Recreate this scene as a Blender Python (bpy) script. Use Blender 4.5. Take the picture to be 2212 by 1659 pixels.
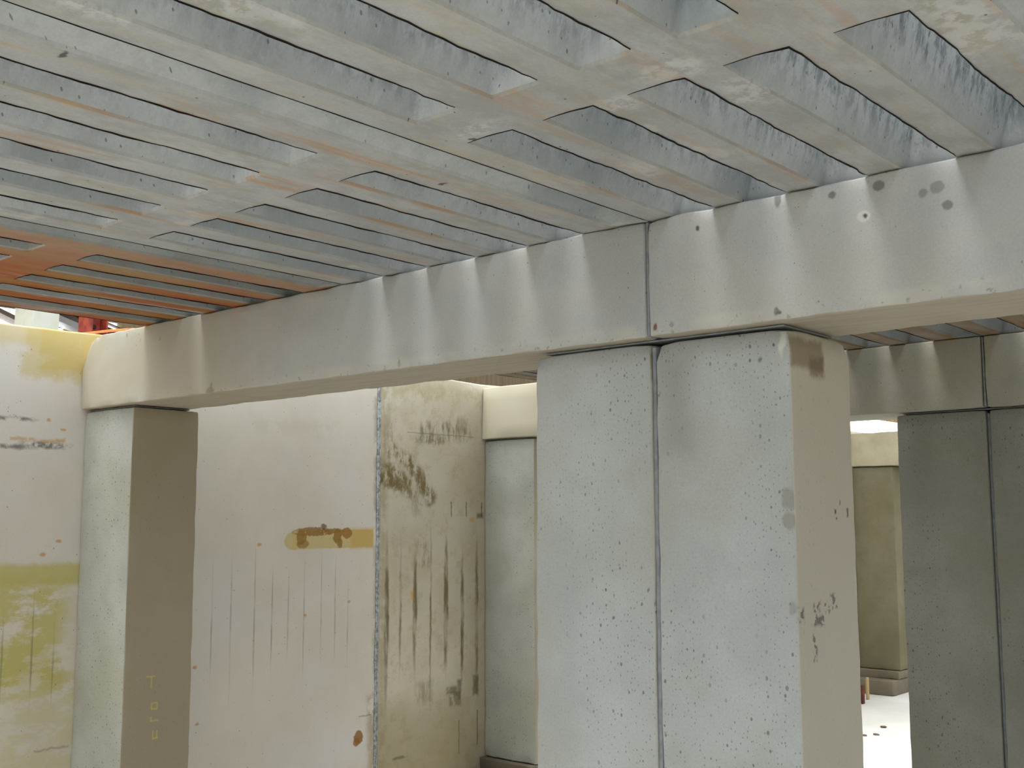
import bpy, bmesh, math, random
from mathutils import Vector, Matrix, noise
from mathutils.geometry import delaunay_2d_cdt

for o in list(bpy.data.objects):
    bpy.data.objects.remove(o)
C = bpy.context.scene.collection
S = 1.2            # one module (width of a slatted panel) = 1.2 m
ZF = 1.925         # floor lies 1.925 modules below the beam tops


def P(x, y, z):
    """module coordinates (z = 0 at the beam tops) to metres (z = 0 on the floor)"""
    return Vector((x * S, y * S, (z + ZF) * S))


# ------------------------------------------------------------------ camera
CX, CY, CZ = 1.34366, -1.97573, -0.63454
YAW, PITCH, ROLL, FPX = -0.71819, 0.117694, -0.0024288, 2438.4
fwd = Vector((math.sin(YAW) * math.cos(PITCH), math.cos(YAW) * math.cos(PITCH), math.sin(PITCH)))
rgt = Vector((math.cos(YAW), -math.sin(YAW), 0))
upv = rgt.cross(fwd)
r2 = rgt * math.cos(ROLL) + upv * math.sin(ROLL)
u2 = upv * math.cos(ROLL) - rgt * math.sin(ROLL)
cam = bpy.data.cameras.new('camera')
cam.sensor_width = 36
cam.lens = FPX / 2212 * 36
cam.clip_start = 0.05
cam.clip_end = 200
co = bpy.data.objects.new('camera', cam)
C.objects.link(co)
M = Matrix((r2, u2, -fwd)).transposed().to_4x4()
M.translation = P(CX, CY, CZ)
co.matrix_world = M
bpy.context.scene.camera = co

# ------------------------------------------------------------------ light
w = bpy.data.worlds.new('world')
bpy.context.scene.world = w
w.use_nodes = True
bg = w.node_tree.nodes['Background']
# overcast sky over the hall's roof lights: brightest overhead, dim towards the horizon
bg.inputs[0].default_value = (0.91, 0.96, 1.0, 1)
_n, _l = w.node_tree.nodes, w.node_tree.links
_tc = _n.new('ShaderNodeTexCoord')
_sx = _n.new('ShaderNodeSeparateXYZ')
_l.new(_tc.outputs['Generated'], _sx.inputs[0])
_mr = _n.new('ShaderNodeMapRange')
_l.new(_sx.outputs[2], _mr.inputs[0])
_mr.inputs[1].default_value = 0.05
_mr.inputs[2].default_value = 0.95
_mr.inputs[3].default_value = 1.9
_mr.inputs[4].default_value = 2.3
_l.new(_mr.outputs[0], bg.inputs[1])
sun = bpy.data.lights.new('skylight_sun', 'SUN')
sun.energy = 2.6
sun.angle = math.radians(20)
sun.color = (1.0, 0.97, 0.93)
so = bpy.data.objects.new('skylight_sun', sun)
C.objects.link(so)
sd = Vector((0.15, 0.27, -1)).normalized()
so.rotation_euler = sd.to_track_quat('-Z', 'Y').to_euler()
so.location = (0, 0, 9)

vs = bpy.context.scene.view_settings
vs.view_transform = 'Standard'
vs.look = 'None'
vs.exposure = 0.06
vs.gamma = 1.0
vs.use_curve_mapping = False
try:
    bpy.context.scene.cycles.max_bounces = 8
    bpy.context.scene.cycles.diffuse_bounces = 6
    bpy.context.scene.cycles.use_denoising = True
    bpy.context.scene.cycles.sample_clamp_indirect = 6
except Exception:
    pass

# ------------------------------------------------------------------ materials


def srgb(r, g, b):
    def f(c):
        c /= 255
        return c / 12.92 if c <= 0.04045 else ((c + 0.055) / 1.055) ** 2.4
    return (f(r), f(g), f(b), 1)


def blob_group():
    g = bpy.data.node_groups.new('blob', 'ShaderNodeTree')
    for n in ('U', 'V', 'cu', 'cv', 'hu', 'hv', 'soft'):
        g.interface.new_socket(n, in_out='INPUT', socket_type='NodeSocketFloat')
    g.interface.new_socket('mask', in_out='OUTPUT', socket_type='NodeSocketFloat')
    N, L = g.nodes, g.links
    gi, go = N.new('NodeGroupInput'), N.new('NodeGroupOutput')

    def m(op, a, b=None):
        n = N.new('ShaderNodeMath')
        n.operation = op
        for k, q in enumerate((a, b)):
            if q is None:
                continue
            if isinstance(q, (int, float)):
                n.inputs[k].default_value = q
            else:
                L.new(q, n.inputs[k])
        return n.outputs[0]
    I = gi.outputs
    du = m('SUBTRACT', m('ABSOLUTE', m('SUBTRACT', I['U'], I['cu'])), I['hu'])
    dv = m('SUBTRACT', m('ABSOLUTE', m('SUBTRACT', I['V'], I['cv'])), I['hv'])
    d = m('MAXIMUM', du, dv)
    mr = N.new('ShaderNodeMapRange')
    mr.interpolation_type = 'SMOOTHSTEP'
    L.new(d, mr.inputs[0])
    L.new(m('MULTIPLY', I['soft'], -0.5), mr.inputs[1])
    L.new(m('MULTIPLY', I['soft'], 0.5), mr.inputs[2])
    mr.inputs[3].default_value = 1
    mr.inputs[4].default_value = 0
    L.new(mr.outputs[0], go.inputs[0])
    return g




def spot_group():
    g = bpy.data.node_groups.new('spot', 'ShaderNodeTree')
    for n in ('U', 'V', 'cu', 'cv', 'hu', 'hv', 'soft'):
        g.interface.new_socket(n, in_out='INPUT', socket_type='NodeSocketFloat')
    g.interface.new_socket('mask', in_out='OUTPUT', socket_type='NodeSocketFloat')
    N, L = g.nodes, g.links
    gi, go = N.new('NodeGroupInput'), N.new('NodeGroupOutput')

    def m(op, a, b=None):
        n = N.new('ShaderNodeMath')
        n.operation = op
        for k, q in enumerate((a, b)):
            if q is None:
                continue
            if isinstance(q, (int, float)):
                n.inputs[k].default_value = q
            else:
                L.new(q, n.inputs[k])
        return n.outputs[0]
    I = gi.outputs
    a = m('DIVIDE', m('SUBTRACT', I['U'], I['cu']), I['hu'])
    b = m('DIVIDE', m('SUBTRACT', I['V'], I['cv']), I['hv'])
    r = m('SQRT', m('ADD', m('MULTIPLY', a, a), m('MULTIPLY', b, b)))
    d = m('MULTIPLY', m('SUBTRACT', r, 1.0), m('MINIMUM', I['hu'], I['hv']))
    mr = N.new('ShaderNodeMapRange')
    mr.interpolation_type = 'SMOOTHSTEP'
    L.new(d, mr.inputs[0])
    L.new(m('MULTIPLY', I['soft'], -0.5), mr.inputs[1])
    L.new(m('MULTIPLY', I['soft'], 0.5), mr.inputs[2])
    mr.inputs[3].default_value = 1
    mr.inputs[4].default_value = 0
    L.new(mr.outputs[0], go.inputs[0])
    return g


BLOB = blob_group()
SPOT = spot_group()


class Mat:
    def __init__(s, name, rough=0.85):
        s.m = bpy.data.materials.new(name)
        s.m.use_nodes = True
        s.N, s.L = s.m.node_tree.nodes, s.m.node_tree.links
        s.b = s.N['Principled BSDF']
        s.b.inputs['Roughness'].default_value = rough
        s.b.inputs['Specular IOR Level'].default_value = 0.3
        geo = s.N.new('ShaderNodeNewGeometry')
        s.pos = geo.outputs['Position']
        s.nrm = geo.outputs['Normal']
        s.col = None
        s.h = None

    def put(s, sock, q):
        if isinstance(q, (int, float)):
            sock.default_value = q
        elif isinstance(q, tuple):
            sock.default_value = q
        else:
            s.L.new(q, sock)

    def math(s, op, a, b=0.0, clamp=False):
        n = s.N.new('ShaderNodeMath')
        n.operation = op
        n.use_clamp = clamp
        s.put(n.inputs[0], a)
        s.put(n.inputs[1], b)
        return n.outputs[0]

    def scaled(s, v, offset=(0, 0, 0)):
        n = s.N.new('ShaderNodeMapping')
        s.L.new(s.pos, n.inputs[0])
        n.inputs['Scale'].default_value = v
        n.inputs['Location'].default_value = offset
        return n.outputs[0]

    def noise(s, scale, detail=4, vec=None, rough=0.55, out=0):
        n = s.N.new('ShaderNodeTexNoise')
        n.inputs['Scale'].default_value = scale
        n.inputs['Detail'].default_value = detail
        n.inputs['Roughness'].default_value = rough
        s.L.new(vec or s.pos, n.inputs['Vector'])
        return n.outputs[out]

    def rng(s, v, a, b, c=0.0, d=1.0, smooth=True):
        n = s.N.new('ShaderNodeMapRange')
        n.interpolation_type = 'SMOOTHSTEP' if smooth else 'LINEAR'
        s.put(n.inputs[0], v)
        for k, q in enumerate((a, b, c, d)):
            n.inputs[k + 1].default_value = q
        return n.outputs[0]

    def mix(s, fac, col, mode='MIX'):
        n = s.N.new('ShaderNodeMix')
        n.data_type = 'RGBA'
        n.blend_type = mode
        s.put(n.inputs[0], fac)
        s.put(n.inputs[6], s.col)
        s.put(n.inputs[7], col)
        s.col = n.outputs[2]

    def xyz(s, v=None):
        n = s.N.new('ShaderNodeSeparateXYZ')
        s.L.new(v or s.pos, n.inputs[0])
        return n.outputs

    def warped(s, amp, scale=9.0, detail=5):
        """position pushed about by noise, so that a stain gets a ragged outline"""
        nz = s.noise(scale, detail, rough=0.62, out=1)
        a = s.N.new('ShaderNodeVectorMath')
        a.operation = 'SUBTRACT'
        s.L.new(nz, a.inputs[0])
        a.inputs[1].default_value = (0.5, 0.5, 0.5)
        b = s.N.new('ShaderNodeVectorMath')
        b.operation = 'SCALE'
        s.L.new(a.outputs[0], b.inputs[0])
        b.inputs[3].default_value = amp
        c = s.N.new('ShaderNodeVectorMath')
        c.operation = 'ADD'
        s.L.new(b.outputs[0], c.inputs[0])
        s.L.new(s.pos, c.inputs[1])
        return s.xyz(c.outputs[0])

    def blob(s, U, V, cu, cv, hu, hv, soft, box=True):
        n = s.N.new('ShaderNodeGroup')
        n.node_tree = BLOB if box else SPOT
        s.L.new(U, n.inputs['U'])
        s.L.new(V, n.inputs['V'])
        for k, q in dict(cu=cu, cv=cv, hu=hu, hv=hv, soft=soft).items():
            n.inputs[k].default_value = q
        return n.outputs[0]

    def pits(s, scale, size, amount, col=(0.06, 0.06, 0.055, 1), thr=0.5, region=None, strength=0.75, flat=False):
        """air holes: small dark dots, some cells only"""
        v = s.N.new('ShaderNodeTexVoronoi')
        v.voronoi_dimensions = '2D'
        v.inputs['Scale'].default_value = scale
        p_ = s.xyz()
        cv = s.N.new('ShaderNodeCombineXYZ')
        if flat:
            s.L.new(p_[0], cv.inputs[0])
            s.L.new(p_[1], cv.inputs[1])
        else:
            s.L.new(s.math('ADD', p_[0], p_[1]), cv.inputs[0])
            s.L.new(s.math('MULTIPLY', p_[2], 0.7), cv.inputs[1])
        s.L.new(cv.outputs[0], v.inputs['Vector'])
        sep = s.N.new('ShaderNodeSeparateColor')
        s.L.new(v.outputs['Color'], sep.inputs[0])
        on = s.rng(sep.outputs[0], 1 - amount, 1 - amount + 0.02)
        sz = s.math('MULTIPLY_ADD', sep.outputs[1], size)
        s.N[-1].inputs[2].default_value = size * 0.45
        d = s.math('SUBTRACT', sz, v.outputs['Distance'])
        mk = s.rng(d, 0, size * 0.35)
        mk = s.math('MULTIPLY', mk, on)
        if region is not None:
            mk = s.math('MULTIPLY', mk, region)
        s.mix(s.math('MULTIPLY', mk, strength), col)
        s.h = s.math('SUBTRACT', s.h, s.math('MULTIPLY', mk, 1.2)) if s.h is not None else s.math('MULTIPLY', mk, -1.0)
        return mk

    def done(s, bump=0.3, dist=0.003):
        s.L.new(s.col, s.b.inputs['Base Color'])
        if s.h is not None:
            n = s.N.new('ShaderNodeBump')
            n.inputs['Strength'].default_value = bump
            n.inputs['Distance'].default_value = dist
            s.L.new(s.h, n.inputs['Height'])
            s.L.new(n.outputs[0], s.b.inputs['Normal'])
        return s.m


def region_vec(s, scale):
    # slightly upright cells: holes are a little taller than wide
    return s.scaled((1.0, 1.0, 0.72))


def base(s, light, dark, warm=None, big=1.6, contrast=1.0, grain=0.5):
    """cast concrete: cloudy tone, finer mottling and a sandy grain"""
    s.col = light
    n1 = s.noise(big, 4)
    s.mix(s.math('MULTIPLY', s.rng(n1, 0.36, 0.66), 0.75 * contrast), dark)
    n2 = s.noise(big * 5.5, 5)
    s.mix(s.math('MULTIPLY', s.rng(n2, 0.45, 0.72), 0.35 * contrast), dark)
    if warm:
        n3 = s.noise(big * 1.7, 3, vec=s.scaled((1, 1, 1), (7.3, 2.2, 4.1)))
        s.mix(s.math('MULTIPLY', s.rng(n3, 0.45, 0.7), 0.6), warm)
    n4 = s.noise(170, 3, rough=0.7)
    s.mix(grain * 0.5, s.gray(n4, 0.30, 0.72), 'OVERLAY')
    s.h = s.math('ADD', s.math('MULTIPLY', n4, 0.25), s.math('MULTIPLY', n2, 0.5))


def gray(s, v, a, b):
    r = s.rng(v, 0.2, 0.8, a, b, smooth=False)
    n = s.N.new('ShaderNodeCombineColor')
    for k in range(3):
        s.L.new(r, n.inputs[k])
    return n.outputs[0]


Mat.gray = gray


def concrete(name, light, dark, warm=None, pit=(58, 0.16, 0.35), pit_region=True, big=1.6, contrast=1.0, marks=None, rough=0.88):
    s = Mat(name, rough)
    base(s, light, dark, warm, big, contrast)
    if pit:
        rg = s.rng(s.noise(2.6, 2, vec=s.scaled((1, 1, 0.6), (3, 1, 2))), 0.36, 0.58, 0.12, 1.0) if pit_region else None
        s.pits(pit[0] * 2.0, pit[1], pit[2] * .85, region=rg, strength=0.42)
        s.pits(pit[0], pit[1] * .85, pit[2] * .42, region=rg, strength=0.6)
        s.pits(pit[0] * 0.40, pit[1] * 0.42, pit[2] * 0.30, region=rg, strength=0.5)
    if marks:
        marks(s)
    return s.done()


GREY_L, GREY_D = srgb(186, 188, 184), srgb(160, 162, 158)

# ---- beam faces, with the bigger holes and filled spots seen on the front one


def beam_marks(s):
    x, y, z = s.xyz()
    wx, wy, wz = s.warped(0.014, 30)
    # patches of darker repair mortar, holes
    for (a, b, ha, hb, c, k) in [
            (-0.769, -0.243, .004, .005, (0.02, 0.02, 0.02, 1), .95), (0.313, -0.011, .006, .016, (.16, .17, .17, 1), .7),
            (0.427, -0.026, .006, .006, (.12, .12, .12, 1), .7), (0.519, -0.026, .009, .009, (.17, .18, .18, 1), .8),
            (0.626, -0.051, .010, .010, (.24, .25, .24, 1), .7), (0.600, -0.057, .007, .007, (.24, .25, .24, 1), .7),
            (0.643, -0.087, .007, .007, (.19, .2, .2, 1), .8), (0.488, -0.079, .010, .008, (.72, .72, .69, 1), .8),
            (0.491, -0.079, .003, .003, (.04, .04, .04, 1), .9), (0.303, -0.236, .004, .006, (.02, .02, .02, 1), .9),
            (0.310, -0.238, .003, .003, (.03, .03, .03, 1), .9), (-2.103, -0.023, .004, .006, (.03, .03, .03, 1), .9),
            (-2.02, -0.048, .003, .005, (.03, .03, .03, 1), .9), (-2.03, -0.028, .003, .003, (.05, .05, .05, 1), .9),
            (-2.045, -0.062, .003, .003, (.05, .05, .05, 1), .9), (0.129, -0.039, .004, .005, (.05, .05, .05, 1), .85),
            (-1.604, -.238, .006, .012, (.20, .19, .17, 1), .8), (-1.609, -.248, .018, .009, (.20, .19, .17, 1), .8), (-1.9, -0.055, .004, .005, (.05, .05, .05, 1), .85), (0.02, -0.235, .004, .006, (.2, .09, .04, 1), .9)]:
        m = s.blob(wx, wz, a * S, (b + ZF) * S, ha * S * 1.25, hb * S * 1.2, 0.006, False)
        s.mix(s.math('MULTIPLY', m, k), c)
    # pale flaky skin along the bottom arris
    edge = s.blob(wx, wz, 0.0, (-0.243 + ZF) * S, 9.0, 0.016 * S, 0.02)
    s.mix(s.math('MULTIPLY', s.math('MULTIPLY', edge, s.rng(s.noise(7, 4), 0.42, 0.62)), 0.7), srgb(205, 203, 194))
    s.mix(s.math('MULTIPLY', s.math('MULTIPLY', edge, s.rng(s.noise(45, 3), 0.6, 0.68)), 0.45), srgb(120, 112, 100))
    wm = s.rng(x, -0.9 * S, -2.1 * S, 0, .85)  # warmer batch tone towards the wall, with the warm light there painted in
    s.mix(s.math('MULTIPLY', wm, s.rng(s.noise(2.2, 4), .3, .55, .6, 1)), srgb(180, 171, 148))
    # brownish soffit: warm floor bounce put into the underside colour, with grain along the beam
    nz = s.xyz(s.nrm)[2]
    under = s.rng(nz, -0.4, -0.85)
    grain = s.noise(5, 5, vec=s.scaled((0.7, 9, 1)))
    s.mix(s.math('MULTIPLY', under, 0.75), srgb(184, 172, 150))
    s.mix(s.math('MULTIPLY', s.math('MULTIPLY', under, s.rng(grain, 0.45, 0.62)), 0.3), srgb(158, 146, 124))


M_BEAM = concrete('beam_concrete', srgb(198, 200, 200), srgb(176, 178, 180), srgb(196, 194, 186), pit=(70, .13, .10), marks=beam_marks)


def column_marks(s):
    wx, wy, wz = s.warped(0.03, 26)
    X0 = 0.319
    # side of the right half: brown rub mark, three dark marker smudges, specks
    sx = s.rng(s.xyz(s.nrm)[0], 0.5, 0.8)
    s.mix(s.math('MULTIPLY', sx, 0.7), srgb(208, 201, 186))  # warm floor bounce painted into the colour of the side face
    for (a, b, ha, hb, c, k, soft) in [
            (0.092, -0.312, .070, .030, srgb(140, 124, 100), .75, .02), (0.13, -0.335, .03, .02, srgb(120, 104, 84), .6, .02),
            (0.195, -0.624, .004, .004, (.05, .04, .03, 1), .9, .006), (0.249, -0.628, .004, .008, (.06, .05, .04, 1), .8, .006),
            (0.2, -0.637, .003, .003, (.05, .04, .03, 1), .9, .006), (0.215, -0.605, .002, .004, (.05, .04, .03, 1), .8, .006)]:
        m = s.blob(wy, wz, a * S, (b + ZF) * S, ha * S, hb * S, soft)
        s.mix(s.math('MULTIPLY', s.math('MULTIPLY', m, sx), k), c)
    scr = s.rng(s.noise(75, 3), 0.46, 0.56)
    for (a, b, ha, hb) in [(0.033, -0.822, .012, .014), (0.098, -0.815, .014, .012), (0.108, -0.836, .022, .010),
                           (0.145, -0.812, .014, .012), (0.172, -0.803, .015, .014), (0.085, -0.885, .007, .026)]:
        m = s.blob(wy, wz, a * S, (b + ZF) * S, ha * S, hb * S, 0.012)
        s.mix(s.math('MULTIPLY', s.math('MULTIPLY', s.math('MULTIPLY', m, sx), scr), .75), (.09, .09, .09, 1))
    # front: chipped, darker spots near the right arris; pale slurry at the top corner
    fy = s.rng(s.xyz(s.nrm)[1], -0.5, -0.8)
    for (a, b, ha, hb, c, k) in [
            (0.307, -0.600, .012, .018, srgb(150, 150, 142), .8), (0.307, -0.645, .012, .016, srgb(150, 148, 140), .8),
            (0.309, -0.808, .008, .012, srgb(150, 148, 142), .7), (0.303, -0.285, .006, .030, srgb(220, 220, 214), .8),
            (0.285, -0.262, .02, .005, srgb(220, 220, 212), .7), (0.255, -0.325, .004, .005, (.1, .1, .1, 1), .7)]:
        m = s.blob(wx, wz, a * S, (b + ZF) * S, ha * S * 1.15, hb * S * 1.15, 0.008, False)
        s.mix(s.math('MULTIPLY', s.math('MULTIPLY', m, fy), k), c)
    # darker cloud beside the joint
    m = s.blob(wx, wz, 0.055 * S, (-0.40 + ZF) * S, .035 * S, .10 * S, 0.10)
    s.mix(s.math('MULTIPLY', s.math('MULTIPLY', m, fy), .45), srgb(140, 140, 132))


M_COL = concrete('column_concrete', srgb(188, 193, 193), srgb(168, 172, 171), srgb(176, 176, 168),
                 pit=(46, .15, .62), marks=column_marks)


def wall_column_marks(s):
    x, y, z = s.xyz()
    wx, wy, wz = s.warped(0.006, 60)
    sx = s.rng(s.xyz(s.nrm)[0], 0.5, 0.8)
    s.mix(s.math('MULTIPLY', sx, 0.75), srgb(164, 150, 124))  # warm, dim light on the side face painted into its colour
    yel = srgb(214, 200, 92)
    # faint yellow chalk signs down the side face
    st = [(0.118, -1.155, .016, .0025), (0.122, -1.175, .0025, .018), (0.135, -1.243, .010, .0025), (0.135, -1.262, .010, .0025),
          (0.125, -1.252, .0025, .010), (0.145, -1.252, .0025, .010), (0.137, -1.300, .016, .0025), (0.124, -1.293, .0025, .008),
          (0.133, -1.345, .0025, .014), (0.143, -1.357, .010, .0025), (0.148, -1.345, .0025, .012)]
    for (a, b, ha, hb) in st:
        m = s.blob(wy, wz, a * S, (b + ZF) * S, ha * S, hb * S, 0.004)
        s.mix(s.math('MULTIPLY', s.math('MULTIPLY', m, sx), .55), yel)


M_RCOL_DIM = concrete('dimmed_rear_column', srgb(160, 160, 152), srgb(138, 139, 131), srgb(148, 146, 130), pit=(44, .15, .6))  # darkened column concrete: shade of the covered bay is in the colour
M_FCOL_DIM = concrete('dimmed_far_column', srgb(116, 111, 88), srgb(96, 91, 68), srgb(108, 102, 76), pit=(48, .13, .3))  # shade on the far column put into a dark olive base
M_RBEAM_DIM = concrete('dimmed_rear_beam', srgb(174, 172, 160), srgb(152, 150, 138), srgb(174, 170, 150), pit=(60, .13, .15))  # dimness of the rear bay put into the beam colour
def _rear_tone(s):
    # the same beam is greyer away from the wall and paler at its wall end
    x, y, z = s.xyz()
    s.mix(s.rng(x, -1.9 * S, -1.3 * S, 0.85, 0), srgb(198, 191, 168))


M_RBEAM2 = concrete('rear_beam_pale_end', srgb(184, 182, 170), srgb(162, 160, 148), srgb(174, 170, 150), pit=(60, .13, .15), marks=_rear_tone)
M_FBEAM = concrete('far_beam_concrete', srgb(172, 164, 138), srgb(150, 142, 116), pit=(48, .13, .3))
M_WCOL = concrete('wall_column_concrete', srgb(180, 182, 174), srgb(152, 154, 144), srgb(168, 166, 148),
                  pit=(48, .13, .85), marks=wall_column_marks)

# ---- slatted panel: soffit faces and slot sides


WHITES = [(.537, -.507, .035, .06), (.814, -.466, .05, .07), (.766, -.569, .03, .05), (.896, -.51, .05, .09), (.36, -.60, .04, .03), (.50, -.66, .05, .04),
          (.063, -1.30, .035, .06), (.2, -1.196, .03, .05), (.22, -1.12, .02, .03), (.60, -.45, .03, .04), (.12, -.66, .06, .03), (-.06, -.74, .02, .025), (.86, -.60, .03, .05), (.2, -.3, .02, .05)]


def panel_bottom(name, orange, tint=0.0, seed=0.0):
    s = Mat(name, 0.85)
    base(s, srgb(194, 196, 197), srgb(174, 176, 177), srgb(192, 189, 180), big=1.4)
    st = s.noise(3.0, 5, vec=s.scaled((7, 0.8, 1), (seed, 0, 0)))
    s.mix(s.math('MULTIPLY', s.rng(st, 0.50, 0.68), 0.34), srgb(196, 180, 138))
    md = s.noise(9, 6, vec=s.scaled((1.6, 0.7, 1), (seed, 7, 0)), rough=.68)
    s.mix(s.math('MULTIPLY', s.rng(md, 0.42, 0.62), 0.42), srgb(158, 156, 150))
    md2 = s.noise(4, 5, vec=s.scaled((1.5, 0.6, 1), (seed, 17, 4)), rough=.7)
    s.mix(s.math('MULTIPLY', s.rng(md2, 0.55, 0.68), 0.40), srgb(212, 213, 212))
    W5 = s.warped(0.07, 16, 6)
    W6 = s.warped(0.03, 40, 4)
    if 'grey' in name or 'tinted' in name:
        bk = s.rng(s.noise(28, 5, rough=.7), .42, .55)
        for (a, b, ha, hb) in WHITES:
            m = s.blob(W5[0], W5[1], a * S, b * S, ha * S, hb * S, .05, False)
            s.mix(s.math('MULTIPLY', s.math('MULTIPLY', m, bk), .55), srgb(222, 223, 222))
        for (a, b, ha, hb) in ((-.101, -1.259, .014, .005), (-.138, -.482, .008, .006), (.08, -.63, .006, .004), (.60, -.555, .010, .004), (.585, -.575, .014, .003)):
            m = s.blob(W6[0], W6[1], a * S, b * S, ha * S, hb * S, .005, False)
            s.mix(s.math('MULTIPLY', m, .8), srgb(62, 58, 56))
    sp = s.noise(5.5, 4, vec=s.scaled((1.2, 0.8, 1), (seed, 3.1, 0)))
    s.mix(s.math('MULTIPLY', s.rng(sp, 0.66, 0.73), 0.55), srgb(214, 214, 208))
    fl = s.noise(16, 4, vec=s.scaled((1.3, 0.7, 1), (2 + seed, 0, 0)))
    s.mix(s.math('MULTIPLY', s.rng(fl, 0.74, 0.78), 0.5), srgb(120, 118, 112))
    if orange > 0:
        x, y, z = s.xyz()
        g = s.rng(x, -1.05 * S, -1.6 * S, 0.66, 1.0)
        on = s.rng(s.noise(2.4, 5, vec=s.scaled((3.2, 0.7, 1), (seed, 9, 0))), 0.22, 0.44)
        nx = s.xyz(s.nrm)[2]
        un = s.rng(nx, -0.45, -0.85)
        k = s.math('MULTIPLY', s.math('MULTIPLY', on, un), s.math('MULTIPLY', g, orange))
        oc = s.noise(3.1, 3, vec=s.scaled((3, 1, 1), (4, 1, 0)))
        c = s.N.new('ShaderNodeMix')
        c.data_type = 'RGBA'
        s.L.new(s.math('MULTIPLY', s.rng(oc, 0.3, 0.7), g), c.inputs[0])
        c.inputs[6].default_value = srgb(168, 124, 58)
        c.inputs[7].default_value = srgb(176, 82, 20)
        s.mix(k, c.outputs[2])
    elif tint > 0:
        x, y, z = s.xyz()
        on = s.rng(s.noise(3.2, 5, vec=s.scaled((8, 0.6, 1), (seed, 5, 0))), 0.54, 0.70)
        s.mix(s.math('MULTIPLY', on, tint), srgb(200, 146, 84))
    if 'brown' in name:
        s.mix(s.rng(s.noise(3, 5, vec=s.scaled((3, .6, 1), (9, 2, 0))), .3, .6, .45, .8), srgb(138, 110, 72))
    s.pits(40, .09, .04, flat=True)
    return s.done()


def panel_side(name, seed=0.0, rust=0.0):
    s = Mat(name, 0.8)
    base(s, srgb(202, 205, 206), srgb(180, 184, 186), None, big=3.0)
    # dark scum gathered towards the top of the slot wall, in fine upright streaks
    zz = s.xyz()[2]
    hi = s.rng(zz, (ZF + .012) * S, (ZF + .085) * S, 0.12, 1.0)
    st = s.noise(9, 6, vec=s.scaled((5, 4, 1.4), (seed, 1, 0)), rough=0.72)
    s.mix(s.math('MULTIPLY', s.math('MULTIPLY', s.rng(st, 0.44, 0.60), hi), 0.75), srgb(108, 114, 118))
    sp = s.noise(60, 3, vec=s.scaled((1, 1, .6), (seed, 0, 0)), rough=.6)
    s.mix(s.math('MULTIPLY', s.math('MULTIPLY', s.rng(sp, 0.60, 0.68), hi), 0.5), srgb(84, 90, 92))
    st2 = s.noise(7, 4, vec=s.scaled((6, 6, 0.8), (seed, 8, 3)))
    s.mix(s.math('MULTIPLY', s.rng(st2, 0.58, 0.7), 0.5), srgb(204, 212, 216))
    bigp = s.noise(1.7, 2, vec=s.scaled((1, 1, 1), (seed, 4, 4)))
    s.mix(s.math('MULTIPLY', s.rng(bigp, 0.5, 0.64), 0.4), srgb(134, 146, 150))
    if rust:
        on = s.rng(s.noise(7, 4, vec=s.scaled((1, 1, 1), (4, 4, 1))), 0.55, 0.7)
        s.mix(s.math('MULTIPLY', on, rust), srgb(150, 116, 80))
        s.mix(.4, srgb(112, 110, 104))
    s.pits(60, .13, .16, col=(0.08, 0.09, 0.09, 1), strength=.6)
    return s.done(bump=0.25)


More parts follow.
